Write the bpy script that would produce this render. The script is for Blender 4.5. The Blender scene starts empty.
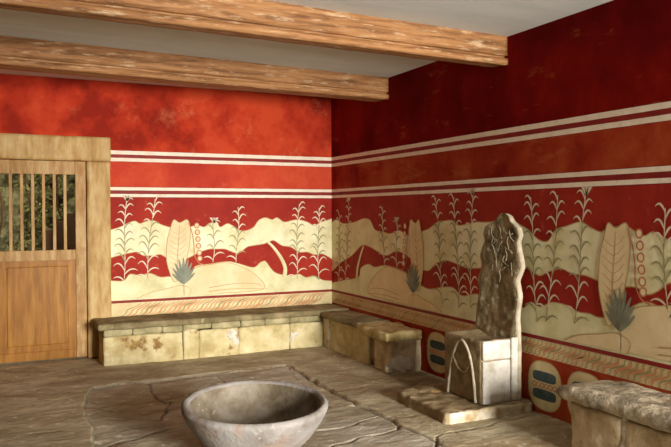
import bpy, bmesh, math, random
import numpy as np
from mathutils import Vector, Matrix, noise
from mathutils.geometry import tessellate_polygon
C = bpy.context.scene.collection
rnd = random.Random(7)

# ------------------------------------------------------------------ view
sc = bpy.context.scene
sc.view_settings.view_transform = 'Standard'
sc.view_settings.look = 'None'
sc.view_settings.gamma = 1
sc.view_settings.use_curve_mapping = False
sc.view_settings.exposure = 0.0
EYE = 1.4; YAW, PIT, ROL, FPX = 0.442606, -0.015565, -0.003475, 719.35
f = Vector((math.sin(YAW)*math.cos(PIT), math.cos(YAW)*math.cos(PIT), math.sin(PIT)))
r = Vector((math.cos(YAW), -math.sin(YAW), 0)); u = r.cross(f)
r2 = r*math.cos(ROL) + u*math.sin(ROL); u2 = -r*math.sin(ROL) + u*math.cos(ROL)
cam = bpy.data.cameras.new('camera'); cam.sensor_width = 36; cam.lens = FPX/671*36
co = bpy.data.objects.new('camera', cam); C.objects.link(co)
m4 = Matrix((r2, u2, -f)).transposed().to_4x4(); m4.translation = (0, 0, EYE)
co.matrix_world = m4; sc.camera = co
D, W, H = 7.288, 3.407, 2.678

# ------------------------------------------------------------------ materials
def mat(name, cols, scale=6, rough=.85, bump=.3, detail=6, stretch=(1,1,1), bscale=None, dist=0.0, spots=None, lo=.35, hi=.65, attr=None, spec=.25):
    """cols: 2-4 colours blended by noise; spots: (colour, scale, low, high) a second patchy layer; attr: colour attribute multiplied in (wear, dirt)"""
    m = bpy.data.materials.new(name); m.use_nodes = True
    nt = m.node_tree; N = nt.nodes; L = nt.links
    b = N['Principled BSDF']; b.inputs['Roughness'].default_value = rough
    b.inputs['Specular IOR Level'].default_value = spec
    tc = N.new('ShaderNodeTexCoord'); mp = N.new('ShaderNodeMapping'); mp.inputs['Scale'].default_value = stretch
    L.new(tc.outputs['Object'], mp.inputs['Vector'])
    n = N.new('ShaderNodeTexNoise'); n.inputs['Scale'].default_value = scale; n.inputs['Detail'].default_value = detail
    n.inputs['Roughness'].default_value = .62; n.inputs['Distortion'].default_value = dist
    L.new(mp.outputs[0], n.inputs['Vector'])
    cr = N.new('ShaderNodeValToRGB'); e = cr.color_ramp.elements
    k = len(cols)
    while len(e) < k: e.new(.5)
    for i, c in enumerate(cols):
        e[i].position = lo + (hi-lo)*i/(k-1); e[i].color = (*c, 1)
    L.new(n.outputs['Fac'], cr.inputs['Fac'])
    out = cr.outputs['Color']
    for sp in (spots or []):
        n2 = N.new('ShaderNodeTexNoise'); n2.inputs['Scale'].default_value = sp[1]; n2.inputs['Detail'].default_value = 7
        n2.inputs['Roughness'].default_value = .7
        mp2 = N.new('ShaderNodeMapping'); mp2.inputs['Location'].default_value = (sp[1], 3.1, 1.7)
        mp2.inputs['Scale'].default_value = sp[4] if len(sp) > 4 else (1, 1, 1)
        L.new(tc.outputs['Object'], mp2.inputs['Vector']); L.new(mp2.outputs[0], n2.inputs['Vector'])
        mr = N.new('ShaderNodeMapRange'); mr.inputs['From Min'].default_value = sp[2]; mr.inputs['From Max'].default_value = sp[3]
        L.new(n2.outputs['Fac'], mr.inputs['Value'])
        mx = N.new('ShaderNodeMix'); mx.data_type = 'RGBA'
        L.new(mr.outputs[0], mx.inputs['Factor']); L.new(out, mx.inputs['A']); mx.inputs['B'].default_value = (*sp[0], 1)
        out = mx.outputs['Result']
    if attr:
        a = N.new('ShaderNodeAttribute'); a.attribute_name = attr
        mx = N.new('ShaderNodeMix'); mx.data_type = 'RGBA'; mx.blend_type = 'MULTIPLY'; mx.inputs['Factor'].default_value = 1
        L.new(out, mx.inputs['A']); L.new(a.outputs['Color'], mx.inputs['B']); out = mx.outputs['Result']
    L.new(out, b.inputs['Base Color'])
    if bump:
        nb = N.new('ShaderNodeTexNoise'); nb.inputs['Scale'].default_value = bscale or scale*5; nb.inputs['Detail'].default_value = 8
        nb.inputs['Roughness'].default_value = .65
        L.new(mp.outputs[0], nb.inputs['Vector'])
        bp = N.new('ShaderNodeBump'); bp.inputs['Strength'].default_value = bump; bp.inputs['Distance'].default_value = .02
        L.new(nb.outputs['Fac'], bp.inputs['Height']); L.new(bp.outputs[0], b.inputs['Normal'])
    return m

M = {}
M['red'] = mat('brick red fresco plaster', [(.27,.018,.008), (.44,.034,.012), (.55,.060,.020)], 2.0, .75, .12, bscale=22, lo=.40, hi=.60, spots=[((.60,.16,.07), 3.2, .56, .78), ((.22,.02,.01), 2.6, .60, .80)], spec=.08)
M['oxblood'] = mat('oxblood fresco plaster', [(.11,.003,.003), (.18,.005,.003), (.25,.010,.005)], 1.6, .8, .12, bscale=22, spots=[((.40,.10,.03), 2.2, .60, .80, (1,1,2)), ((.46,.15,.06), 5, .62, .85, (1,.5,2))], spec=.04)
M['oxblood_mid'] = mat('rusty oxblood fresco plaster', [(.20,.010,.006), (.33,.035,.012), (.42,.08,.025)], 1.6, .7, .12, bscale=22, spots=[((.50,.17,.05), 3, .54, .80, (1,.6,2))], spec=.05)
M['red_mid'] = mat('orange red fresco plaster', [(.42,.028,.011), (.52,.045,.016), (.60,.08,.028)], 1.8, .7, .12, bscale=22, spots=[((.60,.17,.07), 3, .60, .80)], spec=.2)
M['crimson'] = mat('crimson fresco plaster', [(.28,.014,.007), (.38,.026,.011)], 3, .7, .1, bscale=22, spots=[((.5,.09,.04), 9, .6, .75)], spec=.2)
M['maroon'] = mat('maroon line paint', [(.20,.012,.010), (.28,.02,.014)], 8, .6, 0)
M['stripe'] = mat('cream stripe paint', [(.80,.66,.50), (.88,.77,.62)], 12, .6, .05, spots=[((.7,.42,.26), 14, .6, .8)])
M['cream'] = mat('cream fresco paint', [(.66,.58,.30), (.79,.73,.44), (.86,.81,.56)], 4, .62, .1, spots=[((.62,.56,.34), 5, .52, .75)])
M['cream_low'] = mat('greenish cream fresco paint', [(.60,.54,.28), (.72,.67,.38), (.80,.75,.48)], 4, .62, .1, spots=[((.70,.50,.26), 5, .56, .78)])
M['pale'] = mat('pale leaf paint', [(.66,.52,.36), (.78,.66,.48)], 12, .6, 0)
M['leaf'] = mat('grey green leaf paint', [(.30,.27,.12), (.40,.36,.18)], 12, .6, 0)
M['ochre'] = mat('ochre leaf paint', [(.62,.42,.17), (.72,.54,.27)], 10, .6, 0)
M['peach'] = mat('peach cream paint', [(.72,.55,.29), (.82,.67,.40)], 5, .6, 0)
M['line'] = mat('brown outline paint', [(.46,.27,.11), (.55,.36,.17)], 12, .6, 0)
M['slate'] = mat('slate green paint', [(.16,.17,.12), (.26,.27,.19)], 12, .6, 0)
M['teal'] = mat('dark blue green paint', [(.045,.075,.075), (.08,.115,.11)], 20, .6, 0)
M['rust'] = mat('rust paint', [(.50,.15,.07), (.58,.24,.12)], 12, .6, 0)
M['wave_r'] = mat('rust grain stroke paint', [(.56,.22,.09), (.66,.34,.15)], 9, .6, 0)
M['wave_g'] = mat('green grain stroke paint', [(.30,.24,.10), (.42,.34,.16)], 9, .6, 0)
M['grain'] = mat('yellow cream dado paint', [(.62,.49,.24), (.76,.64,.36)], 9, .6, .1, stretch=(1,1,1), spots=[((.68,.42,.22), 9, .55, .7)])
M['ceiling'] = mat('grey plaster ceiling', [(.70,.75,.72), (.80,.84,.82)], 2.2, .9, .15, bscale=30, stretch=(.6,2.5,1))
WOOD = dict(dist=.6)
M['beam'] = mat('orange brown timber', [(.17,.07,.022), (.34,.155,.055), (.45,.225,.09)], 3.2, .55, .5, stretch=(.7,8,8), bscale=7, spots=[((.66,.47,.28), 4, .54, .72, (1.4,8,8)), ((.16,.06,.02), 5, .60, .74, (.8,9,9))], **WOOD)
M['frame'] = mat('pale golden timber frame', [(.38,.21,.065), (.50,.32,.12), (.58,.41,.19)], 4, .6, .2, stretch=(4,4,1), bscale=14, spots=[((.42,.26,.11), 5, .56, .75)])
M['door'] = mat('brown door timber', [(.24,.095,.014), (.33,.14,.022), (.40,.185,.036)], 3, .42, .15, stretch=(7,7,.8), bscale=8, spots=[((.50,.30,.12), 4, .66, .85, (3,3,.8))], spec=.15)
M['door_pale'] = mat('bleached door timber', [(.32,.165,.05), (.42,.25,.095), (.53,.36,.17)], 4, .5, .25, stretch=(5,5,1), bscale=8, spots=[((.36,.16,.05), 5, .55, .72)], spec=.15)
M['floor'] = mat('worn stone paving', [(.27,.215,.14), (.42,.35,.25), (.55,.475,.36)], 2.6, .75, .7, detail=12, stretch=(.8,1.5,1), bscale=30, dist=.3, attr='wear', spots=[((.27,.175,.085), 1.5, .50, .74), ((.74,.68,.56), 13, .58, .70), ((.26,.19,.12), 19, .60, .72)], spec=.3)
M['stone'] = mat('yellow limestone', [(.42,.32,.14), (.58,.48,.25), (.69,.60,.36)], 5, .85, .6, bscale=22, spots=[((.24,.13,.04), 4.5, .59, .66), ((.42,.29,.10), 3, .54, .72), ((.78,.72,.55), 7, .64, .72)])
M['mossy'] = mat('greenish limestone', [(.22,.19,.10), (.36,.31,.16), (.52,.44,.25)], 6, .9, .7, bscale=22, spots=[((.30,.14,.04), 9, .58, .68)])
M['slab'] = mat('brown seat stone', [(.13,.10,.045), (.23,.18,.09), (.33,.265,.14)], 6, .85, .7, bscale=28, spots=[((.55,.45,.26), 9, .62, .75)])
M['slab_golden'] = mat('golden seat stone', [(.27,.18,.06), (.48,.36,.15), (.64,.53,.28)], 6, .85, .8, bscale=20, spots=[((.25,.13,.04), 8, .58, .68)])
M['dark_slab'] = mat('dark pitted seat stone', [(.20,.165,.115), (.40,.33,.23), (.62,.52,.36)], 9, .9, 1.0, bscale=30, spots=[((.58,.46,.30), 22, .60, .72)])
M['block'] = mat('pinkish brown bench stone', [(.38,.28,.16), (.58,.45,.28), (.70,.58,.40)], 5, .88, .6, bscale=24, spots=[((.2,.13,.06), 8, .62, .74)])
M['mortar'] = mat('white mortar', [(.62,.54,.40), (.88,.83,.72)], 18, .9, .9, bscale=40)
M['throne'] = mat('brown gypsum stone', [(.18,.125,.06), (.29,.215,.11), (.39,.30,.17)], 7, .85, .6, bscale=26, spots=[((.62,.55,.42), 9, .62, .75)])
M['throne_back'] = mat('dark weathered gypsum', [(.11,.08,.04), (.30,.23,.12), (.50,.41,.26)], 6, .85, 1.0, bscale=26, spots=[((.66,.60,.46), 14, .58, .68)], detail=9)
M['rim'] = mat('pale throne rim', [(.33,.27,.18), (.52,.45,.33)], 10, .85, .5, bscale=30)
M['lichen'] = mat('dull lichen', [(.26,.22,.14), (.42,.37,.26)], 14, .9, 0)
M['plaster'] = mat('chalky white plaster', [(.38,.34,.27), (.52,.485,.42), (.60,.565,.50)], 9, .85, .4, bscale=30, spots=[((.50,.38,.22), 7, .62, .78)])
M['plinth'] = mat('tawny plinth stone', [(.18,.13,.065), (.30,.22,.115), (.40,.31,.18)], 6, .85, .8, bscale=20, spots=[((.58,.36,.12), 8, .60, .70), ((.18,.11,.05), 10, .63, .72)])
M['pale_stone'] = mat('pale plinth edge stone', [(.36,.26,.13), (.54,.46,.32), (.64,.59,.47)], 9, .85, .6, bscale=24, spots=[((.45,.27,.10), 11, .58, .68)])
M['bowl'] = mat('grey pink stone', [(.19,.16,.135), (.275,.25,.225), (.35,.33,.305)], 5, .8, .5, bscale=24, spots=[((.32,.22,.16), 6, .52, .72), ((.50,.47,.43), 14, .60, .74)])
M['bowl_in_shaded'] = mat('shade darkened inner stone', [(.12,.09,.055), (.20,.16,.11), (.28,.24,.19)], 6, .85, .5, bscale=24, spots=[((.62,.55,.45), 12, .62, .74)])  # bowl stone darkened: the shade inside the bowl is painted into its colour
M['rubble'] = mat('mossy rubble', [(.06,.05,.02), (.24,.21,.09), (.42,.38,.20)], 9, .9, .9, bscale=20)
M['foliage'] = mat('foliage green', [(.05,.05,.012), (.17,.16,.045), (.33,.30,.11)], 9, .8, .2)
M['shade'] = mat('brown plank', [(.10,.045,.02), (.16,.08,.035)], 5, .8, .3)
M['plain'] = mat('plain plaster', [(.34,.25,.17), (.42,.32,.22)], 2, .9, .1)
M['iron'] = mat('dark iron', [(.03,.025,.02), (.06,.05,.04)], 9, .5, .2)

# ------------------------------------------------------------------ object helpers
def link(name, me, mats, parent=None):
    for mm in (mats if isinstance(mats, (list, tuple)) else [mats]): me.materials.append(M[mm])
    o = bpy.data.objects.new(name, me); C.objects.link(o)
    if parent: o.parent = parent; o.location = -parent.location
    return o
def struct(o): o['kind'] = 'structure'; return o
def thing(name, label, cat, loc, group=None):
    o = bpy.data.objects.new(name, None); C.objects.link(o); o.location = loc; o.empty_display_size = .1
    o['label'] = label; o['category'] = cat
    if group: o['group'] = group
    return o
def smooth(me): me.polygons.foreach_set('use_smooth', [True]*len(me.polygons))
def from_data(name, V, F, sm=False):
    me = bpy.data.meshes.new(name); me.from_pydata([tuple(v) for v in V], [], F); me.update()
    if sm: smooth(me)
    return me
def add_box(V, F, x0, x1, y0, y1, z0, z1):
    b = len(V)
    V += [(x0,y0,z0),(x1,y0,z0),(x1,y1,z0),(x0,y1,z0),(x0,y0,z1),(x1,y0,z1),(x1,y1,z1),(x0,y1,z1)]
    F += [tuple(b+i for i in q) for q in ((0,3,2,1),(4,5,6,7),(0,1,5,4),(1,2,6,5),(2,3,7,6),(3,0,4,7))]
def rock(x0, x1, y0, y1, z0, z1, rad=.015, cell=.02, amp=.006, freq=9, seed=0, warp=None, flat=(), coarse=.0):
    """a hewn block: rounded edges, subdivided faces pushed in and out by noise; 'flat' lists sides kept true ('z0', 'x1', ...)"""
    n = [max(2, int(round((b-a)/cell))) for a, b in ((x0,x1),(y0,y1),(z0,z1))]
    idx = {}; V = []; F = []
    lo = Vector((x0,y0,z0)); hi = Vector((x1,y1,z1)); sp = hi-lo
    rad = min(rad, min(sp)/2.01)
    off = Vector((seed*3.17, seed*1.93, seed*5.11))
    def vid(i, j, k):
        key = (i,j,k)
        if key in idx: return idx[key]
        P = Vector((lo.x+sp.x*i/n[0], lo.y+sp.y*j/n[1], lo.z+sp.z*k/n[2]))
        Q = Vector([min(max(P[a], lo[a]+rad), hi[a]-rad) for a in range(3)])
        d = P-Q
        if d.length > 1e-9: dn = d.normalized(); P2 = Q+dn*rad
        else: dn = Vector((0,0,1)); P2 = P
        a = amp*(noise.fractal(P*freq+off, 1.0, 2.0, 4)) + coarse*noise.noise(P*2.6+off)
        P2 = P2 + dn*a
        for s in flat:
            ax = 'xyz'.index(s[0])
            if (s[1] == '0' and key[ax] == 0) or (s[1] == '1' and key[ax] == n[ax]):
                P2[ax] = lo[ax] if s[1] == '0' else hi[ax]
        if warp: P2 = Vector(warp(P2))
        idx[key] = len(V); V.append(P2); return idx[key]
    for (a, b, c, flip) in ((0,1,2,1),(1,2,0,1),(0,2,1,0)):
        for e in (0, n[c]):
            for i in range(n[a]):
                for j in range(n[b]):
                    q = []
                    for (di, dj) in ((0,0),(1,0),(1,1),(0,1)):
                        k = [0,0,0]; k[a] = i+di; k[b] = j+dj; k[c] = e; q.append(vid(*k))
                    if (e == 0) == bool(flip): q.reverse()
                    F.append(tuple(q))
    return V, F
def rock_obj(name, m, parent, *a, sm=True, **k):
    V, F = rock(*a, **k); return link(name, from_data(name, V, F, sm), m, parent)
def bevel_obj(name, m, V, F, parent=None, w=.004, seg=2):
    me = from_data(name, V, F); o = link(name, me, m, parent)
    b = o.modifiers.new('bevel', 'BEVEL'); b.width = w; b.segments = seg; b.limit_method = 'ANGLE'
    return o
def catmull(P, k=4):
    out = []
    for i in range(len(P)-1):
        p0 = P[max(i-1,0)]; p1 = P[i]; p2 = P[i+1]; p3 = P[min(i+2,len(P)-1)]
        for j in range(k):
            t = j/k
            out.append(tuple(.5*((2*p1[a])+(-p0[a]+p2[a])*t+(2*p0[a]-5*p1[a]+4*p2[a]-p3[a])*t*t+(-p0[a]+3*p1[a]-3*p2[a]+p3[a])*t**3) for a in range(len(p1))))
    out.append(tuple(P[-1])); return out

def tube(name, P, rad, m, parent, seg=8, flatx=1.0):
    V, F = [], []
    P = [Vector(p) for p in P]
    for i, p in enumerate(P):
        t = (P[min(i+1,len(P)-1)]-P[max(i-1,0)]).normalized(); n1 = Vector((1,0,0)); n2 = t.cross(n1).normalized()
        for k in range(seg):
            a = 2*math.pi*k/seg; rr_ = rad*(1+.25*noise.noise(p*20))
            V.append(p+n1*math.cos(a)*rr_*flatx+n2*math.sin(a)*rr_)
    for i in range(len(P)-1):
        for k in range(seg): F.append((i*seg+k, i*seg+(k+1) % seg, (i+1)*seg+(k+1) % seg, (i+1)*seg+k))
    F.append(tuple(range(seg-1,-1,-1))); F.append(tuple((len(P)-1)*seg+k for k in range(seg)))
    return link(name, from_data(name, V, F, True), m, parent)

# ------------------------------------------------------------------ painted walls: one mesh per wall, every painted shape lies in the mesh as its own film of paint
class Wall:
    def __init__(s, to3, flip): s.to3 = to3; s.flip = flip; s.V = []; s.F = []; s.mi = []; s.mats = []
    def m(s, name):
        if name not in s.mats: s.mats.append(name)
        return s.mats.index(name)
    def poly(s, P, m, lay):
        b = len(s.V); s.V += [s.to3(a, z, lay*.0007) for a, z in P]
        for t in tessellate_polygon([[Vector((a, z, 0)) for a, z in P]]):
            a_, b_, c_ = (P[i] for i in t)
            ar = (b_[0]-a_[0])*(c_[1]-a_[1])-(b_[1]-a_[1])*(c_[0]-a_[0])
            if abs(ar) < 1e-9: continue
            t = tuple(t) if (ar > 0) != s.flip else tuple(reversed(t))
            s.F.append(tuple(b+i for i in t)); s.mi.append(s.m(m))
    def rect(s, a0, a1, z0, z1, m, lay): s.poly([(a0,z0),(a1,z0),(a1,z1),(a0,z1)], m, lay)
    def stroke(s, P, w0, w1, m, lay, mid=None):
        L = []; R = []; n = len(P)
        for i, p in enumerate(P):
            q0 = P[max(i-1,0)]; q1 = P[min(i+1,n-1)]
            dx = q1[0]-q0[0]; dz = q1[1]-q0[1]; l = math.hypot(dx,dz) or 1
            t = i/(n-1); w = (w0+(w1-w0)*t)/2 if mid is None else (w0*(1-t)+w1*t+mid*4*t*(1-t))/2
            L.append((p[0]-dz/l*w, p[1]+dx/l*w)); R.append((p[0]+dz/l*w, p[1]-dx/l*w))
        for i in range(n-1):
            b = len(s.V); q = [L[i], L[i+1], R[i+1], R[i]]
            ar = sum(q[k][0]*q[(k+1)%4][1]-q[(k+1)%4][0]*q[k][1] for k in range(4))
            if (ar > 0) == s.flip: q.reverse()
            s.V += [s.to3(a, z, lay*.0007) for a, z in q]; s.F.append((b,b+1,b+2,b+3)); s.mi.append(s.m(m))
    def disc(s, a, z, ra, rz, m, lay, p=2.0, n=40):
        P = []
        for i in range(n):
            t = 2*math.pi*i/n; c, q = math.cos(t), math.sin(t)
            P.append((a+ra*math.copysign(abs(c)**(2/p), c), z+rz*math.copysign(abs(q)**(2/p), q)))
        s.poly(P, m, lay)
    def build(s, name):
        me = from_data(name, s.V, s.F); me.polygons.foreach_set('material_index', s.mi)
        return struct(link(name, me, s.mats))

# traced outlines of the painted bands (metres along the wall, metres above the floor)
BT = [(1.02, 1.235), (1.112, 1.263), (1.194, 1.302), (1.257, 1.321), (1.305, 1.295), (1.374, 1.32), (1.453, 1.319), (1.506, 1.286), (1.592, 1.257), (1.704, 1.236), (1.806, 1.255), (1.879, 1.274), (1.952, 1.253), (2.005, 1.288), (2.087, 1.303), (2.122, 1.251), (2.198, 1.285), (2.252, 1.266), (2.339, 1.213), (2.416, 1.212), (2.491, 1.247), (2.547, 1.318), (2.623, 1.346), (2.698, 1.323), (2.756, 1.345), (2.836, 1.297), (2.93, 1.314), (3.012, 1.32), (3.112, 1.294), (3.191, 1.256), (3.276, 1.293), (3.357, 1.314), (3.405, 1.33)]
BB = [(1.02, .962), (1.096, .983), (1.206, 1.005), (1.274, 1.013), (1.338, .976), (1.437, .974), (1.504, .982), (1.57, .945), (1.661, .901), (1.784, .938), (1.909, .996), (2.014, 1.024), (2.085, 1.023), (2.174, 1.02), (2.228, .998), (2.321, .974), (2.415, 1.036), (2.49, 1.05), (2.603, 1.065), (2.66, 1.083), (2.718, 1.098), (2.812, 1.042), (2.912, 1.024), (3.01, .967), (3.11, .964), (3.19, .933), (3.294, .937), (3.405, .877)]
BL = [(1.02, .739), (1.142, .734), (1.205, .797), (1.301, .778), (1.399, .797), (1.498, .755), (1.589, .756), (1.7, .747), (1.803, .804), (1.876, .857), (2.013, .869), (2.12, .883), (2.228, .886), (2.337, .858), (2.488, .816), (2.564, .868), (2.621, .877), (2.678, .803), (2.752, .742), (2.91, .71), (3.009, .725), (3.09, .685), (3.189, .698), (3.293, .647), (3.405, .633)]
RT = [(7.286, 1.281), (7.156, 1.32), (6.986, 1.278), (6.711, 1.298), (6.517, 1.335), (6.372, 1.319), (6.268, 1.226), (6.098, 1.208), (5.967, 1.194), (5.809, 1.23), (5.627, 1.191), (5.439, 1.223), (5.293, 1.255), (5.162, 1.314), (5.062, 1.324), (4.938, 1.331), (4.847, 1.291), (4.711, 1.307), (4.597, 1.32), (4.442, 1.322), (4.207, 1.35), (4.102, 1.311), (4.0, 1.27), (3.902, 1.207), (3.807, 1.199), (3.733, 1.276), (3.628, 1.304), (3.508, 1.332), (3.408, 1.295), (3.334, 1.272), (3.285, 1.291), (3.145, 1.312), (3.013, 1.258), (2.945, 1.281), (2.881, 1.262), (2.821, 1.242), (2.639, 1.272), (2.41, 1.253), (2.1, 1.3), (1.901, 1.27)]
RB = [(7.286, .733), (7.031, .86), (6.784, .943), (6.554, 1.059), (6.374, 1.05), (6.199, 1.009), (6.034, .983), (5.843, 1.035), (5.627, .991), (5.44, .903), (5.294, .891), (5.189, .955), (5.036, .994), (4.868, .975), (4.73, .952), (4.575, .963), (4.323, .995), (4.081, 1.011), (3.958, .977), (3.882, .958), (3.807, .988), (3.679, 1.019), (3.574, .994), (3.458, .991), (3.345, .964), (3.221, .94), (3.065, .954), (2.983, .918), (2.904, .946), (2.82, .999), (2.638, 1.004), (2.409, 1.0), (2.1, .95), (1.901, .98)]
RL = [(7.286, .61), (6.953, .67), (6.633, .725), (6.578, .825), (6.411, .877), (6.276, .856), (6.034, .886), (5.69, .849), (5.474, .767), (5.295, .731), (5.111, .761), (4.939, .778), (4.798, .723), (4.619, .755), (4.323, .741), (4.081, .709), (3.979, .764), (3.881, .741), (3.769, .785), (3.626, .781), (3.523, .751), (3.424, .751), (3.344, .738), (3.22, .763), (3.106, .825), (2.983, .875), (2.819, .843), (2.637, .87), (2.408, .858), (2.1, .8), (1.901, .77)]
BP = [((1.137, .731), (1.181, 1.528)), ((1.37, .741), (1.444, 1.539)), ((2.304, .88), (2.318, 1.459)), ((2.045, .889), (2.058, 1.304)), ((2.974, .672), (3.013, 1.492)), ((3.249, .649), (3.24, 1.448))]
RP = [((6.93, .654), (6.851, 1.509)), ((7.103, .632), (7.072, 1.392)), ((6.093, .888), (6.11, 1.45)), ((5.844, .876), (5.842, 1.307)), ((5.079, .624), (5.183, 1.519)), ((4.848, .618), (4.903, 1.522)), ((4.698, .636), (4.658, 1.54)), ((3.907, .633), (3.99, 1.503)), ((3.816, .645), (3.702, 1.51)), ((3.563, .667), (3.451, 1.511)), ((2.839, .801), (2.868, 1.418)), ((2.698, .798), (2.601, 1.453)), ((2.2, .798), (2.25, 1.453))]
def interp(P, a):
    Q = sorted(P)
    return float(np.interp(a, [q[0] for q in Q], [q[1] for q in Q]))
def on_cream(T, B, L_, a, z): return interp(B, a) < z < interp(T, a) or z < interp(L_, a)

def sprig(w, base, tip, T, B, L_, seed, flower):
    rr = random.Random(seed)
    n = 26; P = []
    for i in range(n):
        t = i/(n-1); P.append((base[0]+(tip[0]-base[0])*t+.012*math.sin(t*5+seed), base[1]+(tip[1]-base[1])*t))
    def col(a, z): return 'leaf' if on_cream(T, B, L_, a, z) else 'pale'
    for i in range(n-1): w.stroke([P[i], P[i+1]], .008, .007, col(*P[i]), 5)
    ln = tip[1]-base[1]; k = max(4, int(ln/.088))
    for j in range(k):
        t = (j+.25)/k; i = min(int(t*(n-1)), n-2)
        for sd in (-1, 1):
            x, z = P[min(i+(2 if sd > 0 else 0), n-2)]
            l = (.135 if t > .08 else .15)*(1-.35*t)*rr.uniform(.85,1.12); Q = []
            rise = rr.uniform(.9, 1.2) if t > .12 else .55
            for q in range(10):
                s_ = q/9; Q.append((x+sd*l*(.55*s_+.25*s_*s_), z + l*(rise*1.35*s_-rise*.95*s_**2.8)))
            c = col(Q[5][0], Q[5][1])
            w.stroke(Q, .005, .003, c, 6, mid=.010)
    if flower:
        for sd in (-.5, .5, 0):
            w.poly([(tip[0]-.006, tip[1]-.01), (tip[0]+.006, tip[1]-.01), (tip[0]+sd*.06+.018, tip[1]+.045), (tip[0]+sd*.06-.018, tip[1]+.045)], 'pale', 6)

def decorate(w, a0, a1, T, B, L_, sprigs, sgn, z_low):
    TT, BBB, LL = catmull(T), catmull(B), catmull(L_)
    s1, s2, s3, s4, mz = 1.994, 1.924, 1.639, 1.5726, .5265
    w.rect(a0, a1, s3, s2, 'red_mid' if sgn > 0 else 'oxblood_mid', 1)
    w.rect(a0, a1, mz, s4, 'crimson', 1)
    w.rect(a0, a1, s2-.02, s1+.02, 'maroon', 2); w.rect(a0, a1, s4-.02, s3+.02, 'maroon', 2)
    for z, h in ((s1,.0185), (s2,.0175), (s3,.0155), (s4,.015)):
        n = 40
        top = [(a0+(a1-a0)*i/n, z+h+.0018*noise.noise(Vector((i*.9, z*9, 0)))) for i in range(n+1)]
        bot = [(a0+(a1-a0)*i/n, z-h+.0018*noise.noise(Vector((i*.9, z*7, 3)))) for i in range(n+1)]
        w.poly(top+bot[::-1], 'stripe', 3)
    w.poly(TT+BBB[::-1], 'cream', 3)
    w.poly(LL+[(LL[-1][0], mz), (LL[0][0], mz)], 'cream_low', 3)
    for P in (TT, BBB, LL): w.stroke(P, .007, .007, 'line', 4)
    w.rect(a0, a1, z_low, mz, 'grain', 2)
    w.rect(a0, a1, mz-.013, mz+.013, 'maroon', 6)
    # wavy wood-grain strokes of the dado
    a = min(a0,a1)-.1; rr = random.Random(3); i = 0
    while a < max(a0,a1)+.15:
        P = []; hh = mz-.018-z_low
        for k in range(12):
            t = k/11; P.append((a + sgn*(-(.26*hh/.12)*t*.72) + .020*math.sin(t*10+i*.05), mz-.018-hh*t))
        if all(min(a0,a1) < p[0] < max(a0,a1) for p in P):
            w.stroke(P, .005, .005, ('wave_r','wave_g','wave_r','line')[i % 4], 4, mid=rr.uniform(.003,.015))
        a += rr.uniform(.036,.052); i += 1
    for q, (b, t) in enumerate(sprigs): sprig(w, b, t, T, B, L_, q*1.7+1, q % 3 == 0)

def figure(w, a, s, z=0.0):
    """a plain garden motif: a broad ochre leaf over a dark tuft, a row of berries beside it, a low sandy hill behind; s = the side the hill lies on"""
    hill = catmull([(a+.05*s, .56), (a+.06*s, .74), (a+.16*s, .83), (a+.32*s, .862), (a+.52*s, .876), (a+.72*s, .80), (a+.86*s, .70), (a+.92*s, .60), (a+.80*s, .565), (a+.4*s, .56)])
    w.poly(hill, 'peach', 6); w.stroke(hill, .006, .006, 'line', 7)
    fore = catmull([(a-.42*s, .55), (a-.30*s, .60), (a-.12*s, .635), (a+.02*s, .66), (a+.12*s, .62), (a+.10*s, .55)])
    w.poly(fore, 'peach', 7); w.stroke(fore, .006, .006, 'line', 8)
    leaf = catmull([(a-.09*s, .78), (a-.125*s, .92), (a-.12*s, 1.10), (a-.085*s, 1.24), (a-.05*s, 1.33), (a+.01*s, 1.30), (a+.09*s, 1.33), (a+.12*s, 1.22), (a+.11*s, 1.08), (a+.085*s, .96), (a+.05*s, .84), (a+.01*s, .74), (a-.05*s, .70), (a-.09*s, .78)])
    w.poly(leaf[:-1], 'peach', 8); w.stroke(leaf, .007, .007, 'line', 9)
    w.stroke(catmull([(a-.02*s, .74), (a-.015*s, .95), (a, 1.15), (a+.01*s, 1.28)]), .01, .004, 'line', 9)
    for k in range(8):
        zz = .80+.055*k
        w.stroke([(a-.015*s, zz), (a-.05*s, zz+.02), (a-.095*s, zz+.055)], .004, .003, 'line', 9)
        w.stroke([(a-.01*s, zz), (a+.03*s, zz+.02), (a+.075*s, zz+.065)], .004, .003, 'line', 9)
    # dark tuft of rounded leaves at the foot
    for k in range(9):
        t = k/8; an = math.radians(150-120*t); L0 = .15+.06*math.sin(math.pi*t)
        bx, bz = a+.045*s, .68
        w.stroke(catmull([(bx, bz), (bx+s*math.cos(an)*L0*.5, bz+math.sin(an)*L0*.75), (bx+s*math.cos(an)*L0*.9, bz+math.sin(an)*L0*1.15+.02)]), .014, .004, 'slate', 10+k, mid=.020)
    st = catmull([(a+.10*s, 1.30), (a+.135*s, 1.20), (a+.155*s, 1.08), (a+.16*s, .97), (a+.20*s, .89), (a+.27*s, .86)])
    w.stroke(st, .008, .010, 'rust', 10)
    for k, zz in enumerate((1.27, 1.20, 1.13, 1.06, .99, .93)):      # a row of round berries
        xx = a+(.165+.006*k)*s
        w.disc(xx+.02*s, zz, .028, .030, 'rust', 11, n=20); w.disc(xx+.02*s, zz, .018, .020, 'peach', 12, n=20)
def reed(w, P): w.stroke(catmull(P), .052, .022, 'cream_low', 7); w.stroke([(a-.02, z) for a, z in catmull(P)], .006, .006, 'line', 8)
def mound_lines(w, a, s):
    for P in ([(a+.2*s, .625), (a+.5*s, .655), (a+.72*s, .64), (a+.78*s, .61)], [(a+.2*s, .585), (a+.5*s, .60), (a+.85*s, .58)]):
        w.stroke(catmull(P), .008, .004, 'line', 9)

wb = Wall(lambda a, z, e: (a, D-e, z), False)
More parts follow.
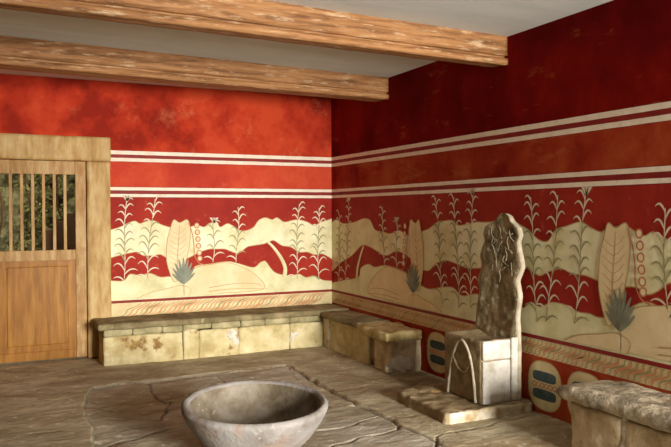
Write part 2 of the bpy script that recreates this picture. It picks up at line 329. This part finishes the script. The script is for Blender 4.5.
# doorway opening x -0.12..0.79, z 0..1.90
DX0, DX1, DZ = -.12, .80, 1.90
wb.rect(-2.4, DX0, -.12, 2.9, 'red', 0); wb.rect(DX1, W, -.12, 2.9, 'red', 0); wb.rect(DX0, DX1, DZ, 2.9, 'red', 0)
decorate(wb, 1.02, W-.001, BT, BB, BL, BP, 1, .36)
figure(wb, 1.69, 1); reed(wb, [(2.835, .70), (2.845, .797), (2.799, .907), (2.719, 1.018), (2.651, 1.084)]); mound_lines(wb, 1.8, 1)
wall_back = wb.build('wall_back')
wr = Wall(lambda a, z, e: (W-e, a, z), False)
Y0 = 1.9
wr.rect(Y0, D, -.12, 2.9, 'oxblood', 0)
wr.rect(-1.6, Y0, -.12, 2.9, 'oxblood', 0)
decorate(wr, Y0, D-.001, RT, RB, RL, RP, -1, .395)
figure(wr, 5.50, 1); figure(wr, 3.22, -1)
reed(wr, [(6.669, .70), (6.646, .821), (6.577, .959), (6.51, 1.055)]); mound_lines(wr, 5.6, 1); mound_lines(wr, 3.1, -1)
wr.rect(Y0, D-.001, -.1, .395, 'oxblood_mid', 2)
for yc in (5.16, 3.84, 3.46, 4.5, 5.8):
    wr.disc(yc, .20, .168, .172, 'line', 3, 2.6); wr.disc(yc, .20, .16, .165, 'grain', 4, 2.6)
    for dz in (.062, -.062): wr.disc(yc, .20+dz, .115, .036, 'teal', 5, 4)
    for ph in (0, math.pi): wr.stroke([(yc-.12+.24*i/24, .20+.018*math.sin(i/24*6*math.pi+ph)) for i in range(25)], .008, .008, 'rust', 6)
wall_right = wr.build('wall_right')

# back of the walls (real thickness), the other two walls, ceiling
V, F = [], []; add_box(V, F, -2.4, DX0, D+.002, D+.25, 0, 2.9); add_box(V, F, DX1, W+.3, D+.002, D+.25, 0, 2.9); add_box(V, F, DX0, DX1, D+.002, D+.25, DZ, 2.9)
struct(link('wall_outer', from_data('wall_outer', V, F), 'plain'))
V, F = [], []; add_box(V, F, W+.002, W+.25, Y0, D+.002, -.12, 2.9); add_box(V, F, W+.002, W+.25, -1.8, Y0, -.12, 2.9)
struct(link('wall_right_core', from_data('wall_right_core', V, F), 'plain'))
V, F = [], []; add_box(V, F, -2.6, -2.4, -1.6, D+.25, 0, 2.9)
struct(link('wall_left', from_data('wall_left', V, F), 'plain'))
OX0, OX1, OZ = 1.8, 3.4, 2.3       # the wide opening behind the camera that lets the daylight in
V, F = [], []; add_box(V, F, -2.6, OX0, -1.8, -1.6, 0, 2.9); add_box(V, F, OX1, W+.25, -1.8, -1.6, 0, 2.9); add_box(V, F, OX0, OX1, -1.8, -1.6, OZ, 2.9)
struct(link('wall_front', from_data('wall_front', V, F), 'plain'))
def ceil_z(x, y):
    t = min(max((7.288-y)/1.3, 0), 1); return 2.680 + t*.062*min(max((3.407-x)/3.3, 0), 1.2)
V, F = [], []; nx, ny = 24, 36
for j in range(ny+1):
    for i in range(nx+1):
        x = -2.5+(W+.1+2.5)*i/nx; y = -1.7+(D+.1+1.7)*j/ny; V.append((x, y, ceil_z(x, y)))
for j in range(ny):
    for i in range(nx): b = j*(nx+1)+i; F.append((b, b+nx+1, b+nx+2, b+1))
b0 = len(V); V += [(x, y, 2.95) for x in (-2.5, W+.1) for y in (-1.7, D+.1)]; F.append((b0, b0+2, b0+3, b0+1))
struct(link('ceiling', from_data('ceiling', V, F, True), 'ceiling'))

# ------------------------------------------------------------------ floor: uneven paving, joints traced
J = [[(.573, 6.119), (.703, 6.055), (1.004, 6.116), (1.161, 6.083), (1.483, 6.121), (1.873, 6.147), (1.989, 6.162), (2.416, 6.153), (2.42, 6.02), (2.409, 5.798), (2.389, 5.376), (2.405, 5.039), (2.386, 4.597), (2.403, 4.332), (2.401, 4.123), (2.418, 3.829), (2.42, 3.696), (2.417, 3.3), (2.42, 2.0)],
 [(2.411, 5.071), (2.662, 5.129), (2.819, 5.165), (3.083, 5.193), (3.4, 5.2)],
 [(.703, 6.055), (.666, 5.928), (.577, 5.544), (.566, 5.231), (.572, 4.942), (.526, 4.453), (.5, 3.0)],
 [(.58, 5.543), (.725, 5.366), (.866, 5.283), (.986, 5.359), (1.085, 5.357), (1.247, 5.341), (1.7, 5.36), (2.28, 5.43)],
 [(1.161, 6.083), (1.107, 5.783), (1.133, 5.365)], [(1.173, 5.41), (1.102, 5.15), (1.011, 4.959)],
 [(.3, 4.2), (.552, 4.44), (.617, 4.554), (.688, 4.594), (.834, 4.61), (.949, 4.695), (1.163, 4.728), (1.35, 4.75)],
 [(1.6, 4.26), (1.87, 4.235), (2.047, 4.222), (2.327, 4.321), (2.40, 4.33)], [(1.803, 3.892), (1.87, 3.921), (2.078, 3.979), (2.209, 3.988), (2.345, 4.027), (2.40, 4.1)],
 [(2.338, 3.571), (2.469, 3.737), (2.609, 3.79), (2.862, 3.799), (3.091, 3.837), (3.31, 3.875)],
 [(1.95, 4.72), (2.223, 4.778), (2.385, 4.658), (2.42, 4.464)], [(.0, 5.785), (.241, 5.771), (.433, 5.773)], [(2.405, 6.097), (2.319, 5.692), (2.282, 5.429)],
 [(.566, 5.231), (.75, 5.10), (1.0, 4.96)], [(-.9, 6.12), (.0, 6.14), (.573, 6.119)], [(-.9, 5.0), (.1, 4.95), (.566, 4.94)], [(1.35, 4.75), (1.9, 4.73)], [(2.65, 3.0), (2.62, 3.79)], [(1.7, 5.36), (1.74, 6.12)]]
DEPTH = [.9, .45, .8, .55, .9, .9, 1.7, 1.5, 1.5, 1.6, .5, .35, .4, .5, .3, .3, .5, .4, .5]
LIGHT = [.35, .6, .1, .3, 0, 0, .0, .1, .1, .0, .5, .4, .1, .3, .2, .2, .2, 0, .2]
xs = np.concatenate([np.arange(-2.4, -.2, .08), np.arange(-.2, 3.407, .0095), [3.407, 3.7]]); ys = np.concatenate([np.arange(-1.7, 2.8, .08), np.arange(2.8, 5.0, .010), np.arange(5.0, 7.30, .014), [7.55]])
X, Y = np.meshgrid(xs, ys)
wob = np.array([[noise.noise(Vector((x*7, y*7, 0))) for x in xs] for y in ys])
wob2 = np.array([[noise.noise(Vector((x*7, y*7, 9))) for x in xs] for y in ys])
fine = np.array([[noise.fractal(Vector((x*3.0, y*7.5, 4)), 1.0, 2.0, 5) for x in xs] for y in ys])
big = np.array([[noise.noise(Vector((x*.9, y*.9, 2))) for x in xs] for y in ys])
Xw, Yw = X+.022*wob, Y+.022*wob2
def seg_dist(P):
    d = np.full(X.shape, 9.)
    for (ax, ay), (bx, by) in zip(P[:-1], P[1:]):
        t = np.clip(((Xw-ax)*(bx-ax)+(Yw-ay)*(by-ay))/((bx-ax)**2+(by-ay)**2), 0, 1)
        d = np.minimum(d, np.hypot(Xw-ax-t*(bx-ax), Yw-ay-t*(by-ay)))
    return d
Zf = .0035*fine
wear = np.ones(X.shape)
# the central field lies a little lower than its border
edge_x = .5*(1+np.tanh((2.41-Xw)/.006)); edge_y = .5*(1+np.tanh((np.interp(Xw, [-3, .573, .703, 1.004, 1.483, 2.416], [6.12, 6.119, 6.07, 6.11, 6.125, 6.155])-Yw)/.006))
edge_l = .5*(1+np.tanh((Xw-np.interp(Yw, [2, 4.45, 4.94, 5.54, 6.05], [.5, .526, .572, .577, .70]))/.006))
Zf = Zf - .020*edge_x*edge_y*edge_l + .007*big
# slabs inside the field tilt against one another: lower strip nearer the camera
near = .5*(1+np.tanh((np.interp(Xw, [.3, .552, .834, 1.163, 1.35, 1.9, 2.4], [4.2, 4.44, 4.61, 4.728, 4.75, 4.73, 4.72])-Yw)/.006))
Zf = Zf + .006*near*edge_x*edge_l
stepc = .5*(1+np.tanh((np.interp(Xw, [1.6, 1.87, 2.047, 2.327, 2.4], [4.26, 4.235, 4.222, 4.321, 4.33])-Yw)/.005)); Zf = Zf + .003*stepc*edge_x*(Xw > 1.4)
# step up to the paving that carries the throne
pl = .5*(1+np.tanh((Yw-np.interp(Xw, [2.3, 2.469, 2.609, 2.862, 3.091, 3.4], [3.55, 3.737, 3.79, 3.799, 3.837, 3.88]))/.006))*(1-edge_x); Zf = Zf + .004*(1-pl)*(1-edge_x)
for P, dp, lt in zip(J, DEPTH, LIGHT):
    d = seg_dist(P); w_ = .0075*(1+.9*wob2)
    g = np.exp(-(d/np.clip(w_, .004, 1))**2)
    Zf = Zf - .014*dp*g
    wear *= 1-.68*min(dp,1.3)*g
    dd = np.exp(-((d-.016)/.008)**2)*np.clip(.5+1.3*wob, 0, 1)
    wear += .55*lt*dd
grit = np.array([[noise.fractal(Vector((x*9, y*22, 7)), 1.0, 2.0, 4) for x in xs] for y in ys])
Zf = Zf + .0022*grit
wear *= 1+.14*fine+.12*big+.16*grit
tint = np.clip(edge_x*edge_y*edge_l, 0, 1)*np.clip(.6+1.4*big, 0, 1)
wear = np.clip(wear, .18, 1.5)
nyy, nxx = X.shape
Vv = np.stack([X, Y, Zf], -1).reshape(-1, 3)
ii = np.arange((nyy-1)*(nxx-1)); a_ = (ii//(nxx-1))*nxx + ii % (nxx-1)
Ff = np.stack([a_, a_+1, a_+nxx+1, a_+nxx], -1)
me = from_data('floor', Vv.tolist(), Ff.tolist(), True)
ca = me.color_attributes.new('wear', 'FLOAT_COLOR', 'POINT')
wc = np.stack([wear*(1-.05*tint), wear*(1-.01*tint), wear*(.90+.16*tint), np.ones_like(wear)], -1).reshape(-1); ca.data.foreach_set('color', wc.astype(np.float32))
struct(link('floor', me, 'floor'))

# ------------------------------------------------------------------ ceiling beams
def beam(y0, y1, dz, label, seed, xs0=-2.39):
    t = thing('ceiling_beam', label, 'beam', (1.5, (y0+y1)/2, 2.6), 'timber beams under the ceiling')
    def warp(P):
        k = (3.405-P[0])/3.36; return (P[0], P[1], P[2]+dz*k)
    V, F = rock(xs0, 3.405, y0+.034, y1, 2.480, 2.70, rad=.012, cell=.05, amp=.003, freq=5, seed=seed, warp=warp, flat=('x0','x1'))
    link('beam_core', from_data('beam_core', V, F, True), 'beam', t)
    V, F = rock(xs0, 3.403, y0, y0+.05, 2.541, 2.70, rad=.006, cell=.03, amp=.005, freq=6, seed=seed+2, warp=warp, flat=('x0','x1'))
    link('face_board', from_data('face_board', V, F, True), 'beam', t)
    # the rounded lower edge, set off by a dark groove
    V, F = rock(xs0, 3.404, y0-.006, y0+.05, 2.472, 2.524, rad=.012, cell=.03, amp=.004, freq=5, seed=seed+4, warp=warp, flat=('x0','x1'))
    link('edge_moulding', from_data('edge_moulding', V, F, True), 'beam', t)
    return t
beam(5.988, 6.25, .052, 'orange brown timber ceiling beam nearer the mural on the far wall', 1)
beam(4.231, 4.40, .050, 'orange brown timber ceiling beam nearest the viewer, crossing the top of the picture', 2)

# ------------------------------------------------------------------ door
door = bpy.data.objects.new('door_1', None); C.objects.link(door); door.location = (.34, D, 0); door['kind'] = 'structure'
def dpart(name, m, boxes, par=door, w=.004):
    V, F = [], []
    for b in boxes: add_box(V, F, *b)
    me = from_data(name, V, F); o = link(name, me, m); o.parent = par
    o.location = (-door.location.x, -door.location.y, 0) if par == door else (0,0,0)
    bv = o.modifiers.new('bevel', 'BEVEL'); bv.width = w; bv.segments = 2; bv.limit_method = 'ANGLE'
    return o
for nm, a in (('jamb', (.803, 1.022, D-.045, D+.22, .0, 1.898)), ('jamb', (-.36, -.123, D-.045, D+.22, .0, 1.898)), ('lintel', (-.37, 1.026, D-.05, D+.22, 1.90, 2.135))):
    V, F = rock(*a, rad=.012, cell=.03, amp=.005, freq=5, seed=len(nm))
    o = link(nm, from_data(nm, V, F, True), 'frame', door)
yd0, yd1 = D-.012, D+.035
leaf = dpart('door_leaf', 'door', [(-.10, .795, yd0+.012, yd1-.01, .02, 1.00)])
dpart('stile', 'door_pale', [(.700, .795, yd0, yd1, .02, 1.895)]); dpart('stile', 'door_pale', [(-.115, .03, yd0, yd1, .02, 1.895)])
dpart('top_rail', 'door_pale', [(.031, .699, yd0, yd1, 1.768, 1.895)])
dpart('middle_rail', 'door_pale', [(.031, .699, yd0, yd1, .955, 1.052)])
dpart('bottom_rail', 'door', [(.031, .699, yd0, yd1, .02, .10)])
dpart('door_panel', 'door', [(.095, .63, yd0+.002, yd0+.02, .16, .90)], w=.012)
for k in range(6):
    x = .135+.0945*k; dpart('lattice_bar', 'door_pale', [(x-.014, x+.014, yd0+.008, yd1-.006, 1.05, 1.77)], w=.003)
# what shows through the lattice: a rubble wall with a plant, and a guessed plank hatch for an unidentified dark shape
V, F = rock(-1.2, 2.0, 9.15, 9.5, 0, 3.2, rad=.05, cell=.045, amp=.10, freq=4.5, seed=5)
struct(link('wall_yard', from_data('wall_yard', V, F), 'rubble'))
V, F = [], []; add_box(V, F, -2.6, W+.4, D+.262, 10.5, -.06, -.03)
struct(link('floor_yard', from_data('floor_yard', V, F), 'floor'))
post = thing('yard_hatch_guess', 'guessed dark brown plank hatch outside, for an unidentified dark shape low behind the door bars', 'hatch', (.62, 8.4, -.03))
V, F = [], []
for k in range(3): add_box(V, F, .49+k*.112, .597+k*.112, 8.40, 8.43, -.03, 1.22+.09*k)
o = bevel_obj('plank_leaf', 'shade', V, F, post)
for zb in (.3, .95):
    V, F = [], []; add_box(V, F, .49, .82, 8.43, 8.45, zb, zb+.08); bevel_obj('cross_batten', 'shade', V, F, post)
bush = thing('climbing_plant', 'yellow green climbing plant on the yard wall beyond the door bars', 'plant', (.4, 8.75, -.03))
V, F = [], []; rr = random.Random(11)
for k in range(5200):
    x = rr.uniform(-.5, 1.5); z = rr.uniform(.9, 2.6); y = 8.90-rr.random()**2*.25
    d = noise.noise(Vector((x*3, z*3, 1)))
    if d < -.12: continue
    s = rr.uniform(.02, .042); n_ = Vector((rr.uniform(-1,1), rr.uniform(-1,-.1), rr.uniform(-.6,1))).normalized()
    t1 = n_.orthogonal().normalized(); t1.rotate(Matrix.Rotation(rr.uniform(0,6.28), 3, n_)); t2 = n_.cross(t1)
    c = Vector((x,y,z)); b = len(V)
    V += [c-t1*s, c+t2*s*.45, c+t1*s, c-t2*s*.45]; F.append((b,b+1,b+2,b+3))
link('leaves', from_data('leaves', V, F), 'foliage', bush)
for k in range(6):
    x = -.3+.33*k
    tube('stem', [(x+.05*math.sin(q*.8+k), 8.80, -.03+.17*q) for q in range(15)], .012, 'shade', bush)

# ------------------------------------------------------------------ benches
g = 'stone benches along the walls'
b1 = thing('stone_bench', 'long low yellow limestone bench under the mural of the far wall', 'bench', (1.95, 7.05, 0), g)
rock_obj('seat_slab', 'slab', b1, .835, W-.022, 6.797, D-.022, .325, .388, rad=.018, cell=.025, amp=.007, freq=6, seed=2)
xsm = [.885, 1.621, 1.776, 2.172, 2.720, 3.24]
for i in range(5):
    rock_obj('face_stone', 'stone', b1, xsm[i]+.002, xsm[i+1]-.002, 6.83, 7.20, -.03, .262 if i != 1 else .29, rad=.010, cell=.022, amp=.006, freq=7, seed=10+i, coarse=.006)
xt = [.885, 1.15, 1.42, 1.62, 1.90, 2.2, 2.45, 2.72, 3.24]
for i in range(8):
    rock_obj('course_stone', 'mossy', b1, xt[i]+.002, xt[i+1]-.002, 6.828, 7.19, .264 if i != 3 else .275, .330, rad=.010, cell=.02, amp=.007, freq=9, seed=30+i)
def blob(name, m, parent, c, rad3, seed, amp=.5):
    bm = bmesh.new(); bmesh.ops.create_icosphere(bm, subdivisions=4, radius=1)
    for v in bm.verts:
        k = 1+amp*noise.fractal(v.co*1.6+Vector((seed, seed*2, 0)), 1, 2, 4)*1.5
        v.co = Vector((c[0]+v.co.x*rad3[0]*k, c[1]+v.co.y*rad3[1], c[2]+v.co.z*rad3[2]*k)) if rad3[1] < rad3[0] else Vector((c[0]+v.co.x*rad3[0], c[1]+v.co.y*rad3[1]*k, c[2]+v.co.z*rad3[2]*k))
    me = bpy.data.meshes.new(name); bm.to_mesh(me); bm.free(); smooth(me)
    return link(name, me, m, parent)
for c, rd, sd in (((2.105,6.832,.20),(.045,.010,.05),1), ((2.145,6.832,.13),(.028,.010,.045),2), ((2.745,6.832,.13),(.02,.010,.045),3), ((2.79,6.832,.16),(.025,.010,.02),4)):
    blob('mortar_patch', 'mortar', b1, c, rd, sd)
b2 = thing('stone_bench', 'short bench in the far corner with a thick broken golden seat end', 'bench', (3.25, 6.1, 0), g)
rock_obj('seat_slab', 'slab', b2, 3.035, W-.022, 5.93, 6.792, .318, .372, rad=.015, cell=.025, amp=.008, freq=6, seed=3)
rock_obj('seat_slab', 'slab_golden', b2, 3.015, W-.022, 5.36, 5.925, .278, .365, rad=.022, cell=.02, amp=.012, freq=7, seed=8, coarse=.01)
for i, (a, b, m_) in enumerate(((6.645, 6.822, 'block'), (5.815, 6.64, 'stone'), (5.735, 5.79, 'slab'), (5.40, 5.71, 'block'))):
    rock_obj('face_stone', m_, b2, 3.085+.02*(i == 2), 3.39, a, b, -.03, .317 if i < 2 else .278, rad=.014, cell=.022, amp=.008, freq=7, seed=50+i, coarse=.01)
for c, rd, sd in (((3.083,6.66,.19),(.010,.035,.08),5), ((3.20,5.402,.07),(.11,.012,.07),6), ((3.075,5.42,.04),(.03,.03,.035),7)):
    blob('mortar_patch', 'mortar', b2, c, rd, sd)
b3 = thing('stone_bench', 'dark pitted stone bench cut off by the right edge, nearest the viewer', 'bench', (3.2, 2.4, 0), g)
def w3(P):
    x, y, z = P
    t = max(0, (y-3.0)/.27)
    return (x, y, z - .028*max(0, min(1, (3.4-y)/.4))*0 - .02*t*t*(1 if z > .34 else 0))
rock_obj('seat_slab', 'dark_slab', b3, 2.965, W-.022, 1.95, 3.262, .305, .395, rad=.040, cell=.016, amp=.008, freq=9, seed=12, warp=w3, coarse=.006)
for i, (a, b) in enumerate(((2.80, 3.165), (2.30, 2.768), (1.97, 2.295))):
    rock_obj('face_stone', 'block', b3, 3.0, 3.39, a, b, -.03, .298, rad=.014, cell=.018, amp=.008, freq=7, seed=60+i, coarse=.012)
rock_obj('mortar_joint', 'mortar', b3, 3.004, 3.3, 2.766, 2.802, -.02, .305, rad=.012, cell=.01, amp=.02, freq=14, seed=70)

# ------------------------------------------------------------------ throne
TH = [(1.388, 4.119, 4.099), (1.372, 4.159, 4.059), (1.351, 4.187, 4.039), (1.33, 4.211, 4.026), (1.314, 4.271, 3.994), (1.286, 4.335, 3.952), (1.232, 4.354, 3.936), (1.188, 4.336, 3.958), (1.134, 4.372, 3.946), (1.068, 4.398, 3.924), (1.015, 4.372, 3.914), (.96, 4.387, 3.942), (.914, 4.413, 3.968), (.87, 4.417, 3.955), (.818, 4.402, 3.936), (.751, 4.417, 3.949), (.694, 4.436, 3.961), (.639, 4.439, 3.968), (.573, 4.447, 3.958), (.50, 4.45, 3.958), (.42, 4.45, 3.955), (.076, 4.45, 3.955)]
th = thing('stone_throne', 'ancient carved stone throne with a tall wavy-edged back against the right wall', 'throne', (3.1, 4.25, 0))
rock_obj('plinth', 'plinth', th, 2.665, W-.022, 3.945, 4.63, -.03, .076, rad=.018, cell=.016, amp=.014, freq=9, seed=21, coarse=.012,
         warp=lambda P: (P[0]+.04*(P[1]-3.95)*.6*(P[0] < 3), P[1], P[2]))
rock_obj('plinth_edge', 'pale_stone', th, 2.69, 3.385, 3.932, 3.96, -.02, .072, rad=.012, cell=.012, amp=.010, freq=14, seed=22)
# seat block with a dished top
def wseat(P):
    x, y, z = P
    if z > .40:
        z -= .030*max(0, 1-((y-4.225)/.20)**2)*max(0, min(1, (x-3.0)/.08))
    return (x + .02*max(0, z-.1)*0, y, z)
rock_obj('seat_block', 'throne', th, 3.0, 3.33, 4.012, 4.46, .074, .515, rad=.014, cell=.014, amp=.006, freq=9, seed=23, warp=wseat, flat=('z0',))
# back: wavy outline, thick, rough face
Z = sorted(TH); zz = np.array([q[0] for q in Z]); lf = np.array([q[1]+.035 for q in Z]); rt = np.array([q[2]+.018 for q in Z])
def slab_back():
    V, F, mi = [], [], []
    rows = list(np.linspace(.076, 1.25, 70))+list(np.linspace(1.26, 1.388, 20)); nc = 34
    ring = 2*nc
    for z in rows:
        a = float(np.interp(z, zz, lf)); b = float(np.interp(z, zz, rt)); hw = (a-b)/2; c = (a+b)/2
        topf = max(.0, min(1, (1.40-z)/.07))**.5
        x_front = 3.285; th_ = .052*(.45+.55*topf)
        for side in (0, 1):
            for k in range(nc):
                s = -1+2*(k+.5)/nc if side == 0 else 1-2*(k+.5)/nc
                y = c - s*hw; e = (1-abs(s)**9)**.5 if True else 1
                P = Vector((x_front, y, z))
                if side == 0:
                    nz = noise.fractal(P*11, 1, 2, 5)
                    dish = .012*max(0, 1-(s*1.25)**2)*(1 if z > .55 else 0)
                    x = x_front + (1-e)*th_*.5 + dish - .008*nz*(1-abs(s)**6)
                else: x = x_front+th_ - (1-e)*th_*.5
                V.append((min(x, W-.020), y+.004*noise.noise(P*16), z))
    for j in range(len(rows)-1):
        for k in range(ring):
            q = (j*ring+k, j*ring+(k+1) % ring, (j+1)*ring+(k+1) % ring, (j+1)*ring+k); F.append(q)
            kk = k % nc
            s = -1+2*(kk+.5)/nc
            mi.append(0 if (k < nc and 1 < k < nc-2 and rows[j] > .5) else 1)
    F.append(tuple(range(ring-1, -1, -1))); mi.append(1)
    F.append(tuple((len(rows)-1)*ring+k for k in range(ring))); mi.append(1)
    me = from_data('backrest', V, F, True); o = link('backrest', me, ['throne_back', 'rim'], th)
    me.polygons.foreach_set('material_index', mi); return o
slab_back()
V, F = [], []
rs = random.Random(5)
for k in range(26):
    z = rs.uniform(.98, 1.30); y = rs.uniform(4.03, 4.29); an = rs.uniform(-2.6, -.5); P = []
    for q in range(7):
        P.append((3.281-.002*math.sin(q), y, z)); an += rs.uniform(-.5, .5); y += math.cos(an)*.016; z += math.sin(an)*.016
    if min(p[1] for p in P) < 4.01 or max(p[1] for p in P) > 4.33: continue
    o = tube('lichen_strand', P, .0024, 'lichen', th, seg=5)
xf = 2.997
arch = catmull([(xf,4.405,.078),(xf,4.385,.20),(xf,4.345,.34),(xf,4.30,.43),(xf,4.25,.485),(xf,4.20,.475),(xf,4.15,.42),(xf,4.112,.33),(xf,4.085,.20),(xf,4.07,.078)], 6)
tube('arch_moulding', arch, .011, 'rim', th)
tube('arch_crescent', catmull([(xf,4.335,.37),(xf,4.30,.31),(xf,4.255,.275),(xf,4.21,.265),(xf,4.165,.285),(xf,4.125,.345)], 6), .011, 'throne', th)
tube('arch_crescent', catmull([(xf,4.29,.385),(xf,4.24,.36),(xf,4.19,.36),(xf,4.155,.40)], 6), .007, 'throne', th)
V, F = [], []
ys0, ys1 = 3.992, 4.016
o = rock_obj('side_panel', 'plaster', th, 3.006, 3.238, ys0, ys1, .078, .372, rad=.004, cell=.014, amp=.0025, freq=16, seed=31); o['label'] = 'pale plastered lower side panel'
o = rock_obj('side_panel', 'plaster', th, 3.006, 3.238, ys0, ys1, .380, .512, rad=.004, cell=.014, amp=.0025, freq=16, seed=32); o['label'] = 'pale plastered upper side panel'
o = rock_obj('side_post', 'plaster', th, 3.247, 3.312, ys0-.004, ys1, .078, .522, rad=.005, cell=.014, amp=.0025, freq=16, seed=33); o['label'] = 'pale plastered corner post'

# ------------------------------------------------------------------ bowl
bw = thing('stone_bowl', 'broad shallow grey stone bowl standing on the paving in the foreground', 'bowl', (1.375, 4.02, -.02))
def lathe(name, prof, m, par, n=96, seed=0, amp=.004, close=None):
    V, F = [], []; k = len(prof)
    for i in range(n):
        a = 2*math.pi*i/n
        for (rr_, z) in prof:
            P = Vector((rr_*math.cos(a), rr_*math.sin(a), z)); d = amp*noise.fractal(P*7+Vector((seed,0,0)), 1, 2, 4)
            q = 1+d/max(rr_, .08); V.append((P.x*q, P.y*q, z+d*.5))
    for i in range(n):
        for j in range(k-1): F.append((i*k+j, ((i+1) % n)*k+j, ((i+1) % n)*k+j+1, i*k+j+1))
    for j, rev in ((0, True), (k-1, False)):
        q = [i*k+j for i in range(n)]; F.append(tuple(reversed(q)) if rev else tuple(q))
    me = from_data(name, V, F, True); o = link(name, me, m); o.parent = par; return o
R_ = .426
prof = [(.17,0),(.20,.004),(.235,.03),(.285,.07),(.335,.12),(.37,.17),(.398,.215),(.418,.255),(R_+.003,.285),(R_-.002,.302),(R_-.018,.312),(R_-.034,.306),(R_-.044,.290)]
prof = catmull(prof, 3)
ins = catmull([(R_-.044,.290),(R_-.050,.25),(R_-.065,.20),(R_-.095,.145),(R_-.14,.10),(R_-.20,.068),(R_-.28,.052),(.02,.046)], 4)
full = prof+ins[1:]
V, F = [], []
o = lathe('bowl_body', full, ['bowl', 'bowl_in_shaded'], bw, seed=3)
k = len(full); me = o.data
mi = [0]*len(me.polygons)
for i in range(96):
    for j in range(k-1):
        if j >= len(prof)-2: mi[i*(k-1)+j] = 1
me.polygons.foreach_set('material_index', mi)
bw.rotation_euler = (math.radians(3.2), math.radians(-.6), 0); bw.location.z = -.012

# ------------------------------------------------------------------ light
w = bpy.data.worlds.new('sky'); sc.world = w; w.use_nodes = True
bg = w.node_tree.nodes['Background']; bg.inputs['Color'].default_value = (.85, .92, 1, 1); bg.inputs['Strength'].default_value = .12
def area(name, loc, target, sx, sy, e, col, spread=180):
    l = bpy.data.lights.new(name, 'AREA'); l.shape = 'RECTANGLE'; l.size = sx; l.size_y = sy; l.energy = e; l.color = col; l.spread = math.radians(spread)
    o = bpy.data.objects.new(name, l); C.objects.link(o); o.location = loc
    o.rotation_euler = (Vector(target)-Vector(loc)).to_track_quat('-Z', 'Y').to_euler(); return o
area('daylight_opening', (3.0, -5.0, 1.75), (2.4, 7.2, 1.0), 1.5, 2.6, 2150, (1, .965, .90))
area('daylight_yard', (.5, 7.9, 3.4), (.4, 8.9, 1.2), 2.5, 1.0, 60, (1, .95, .80))
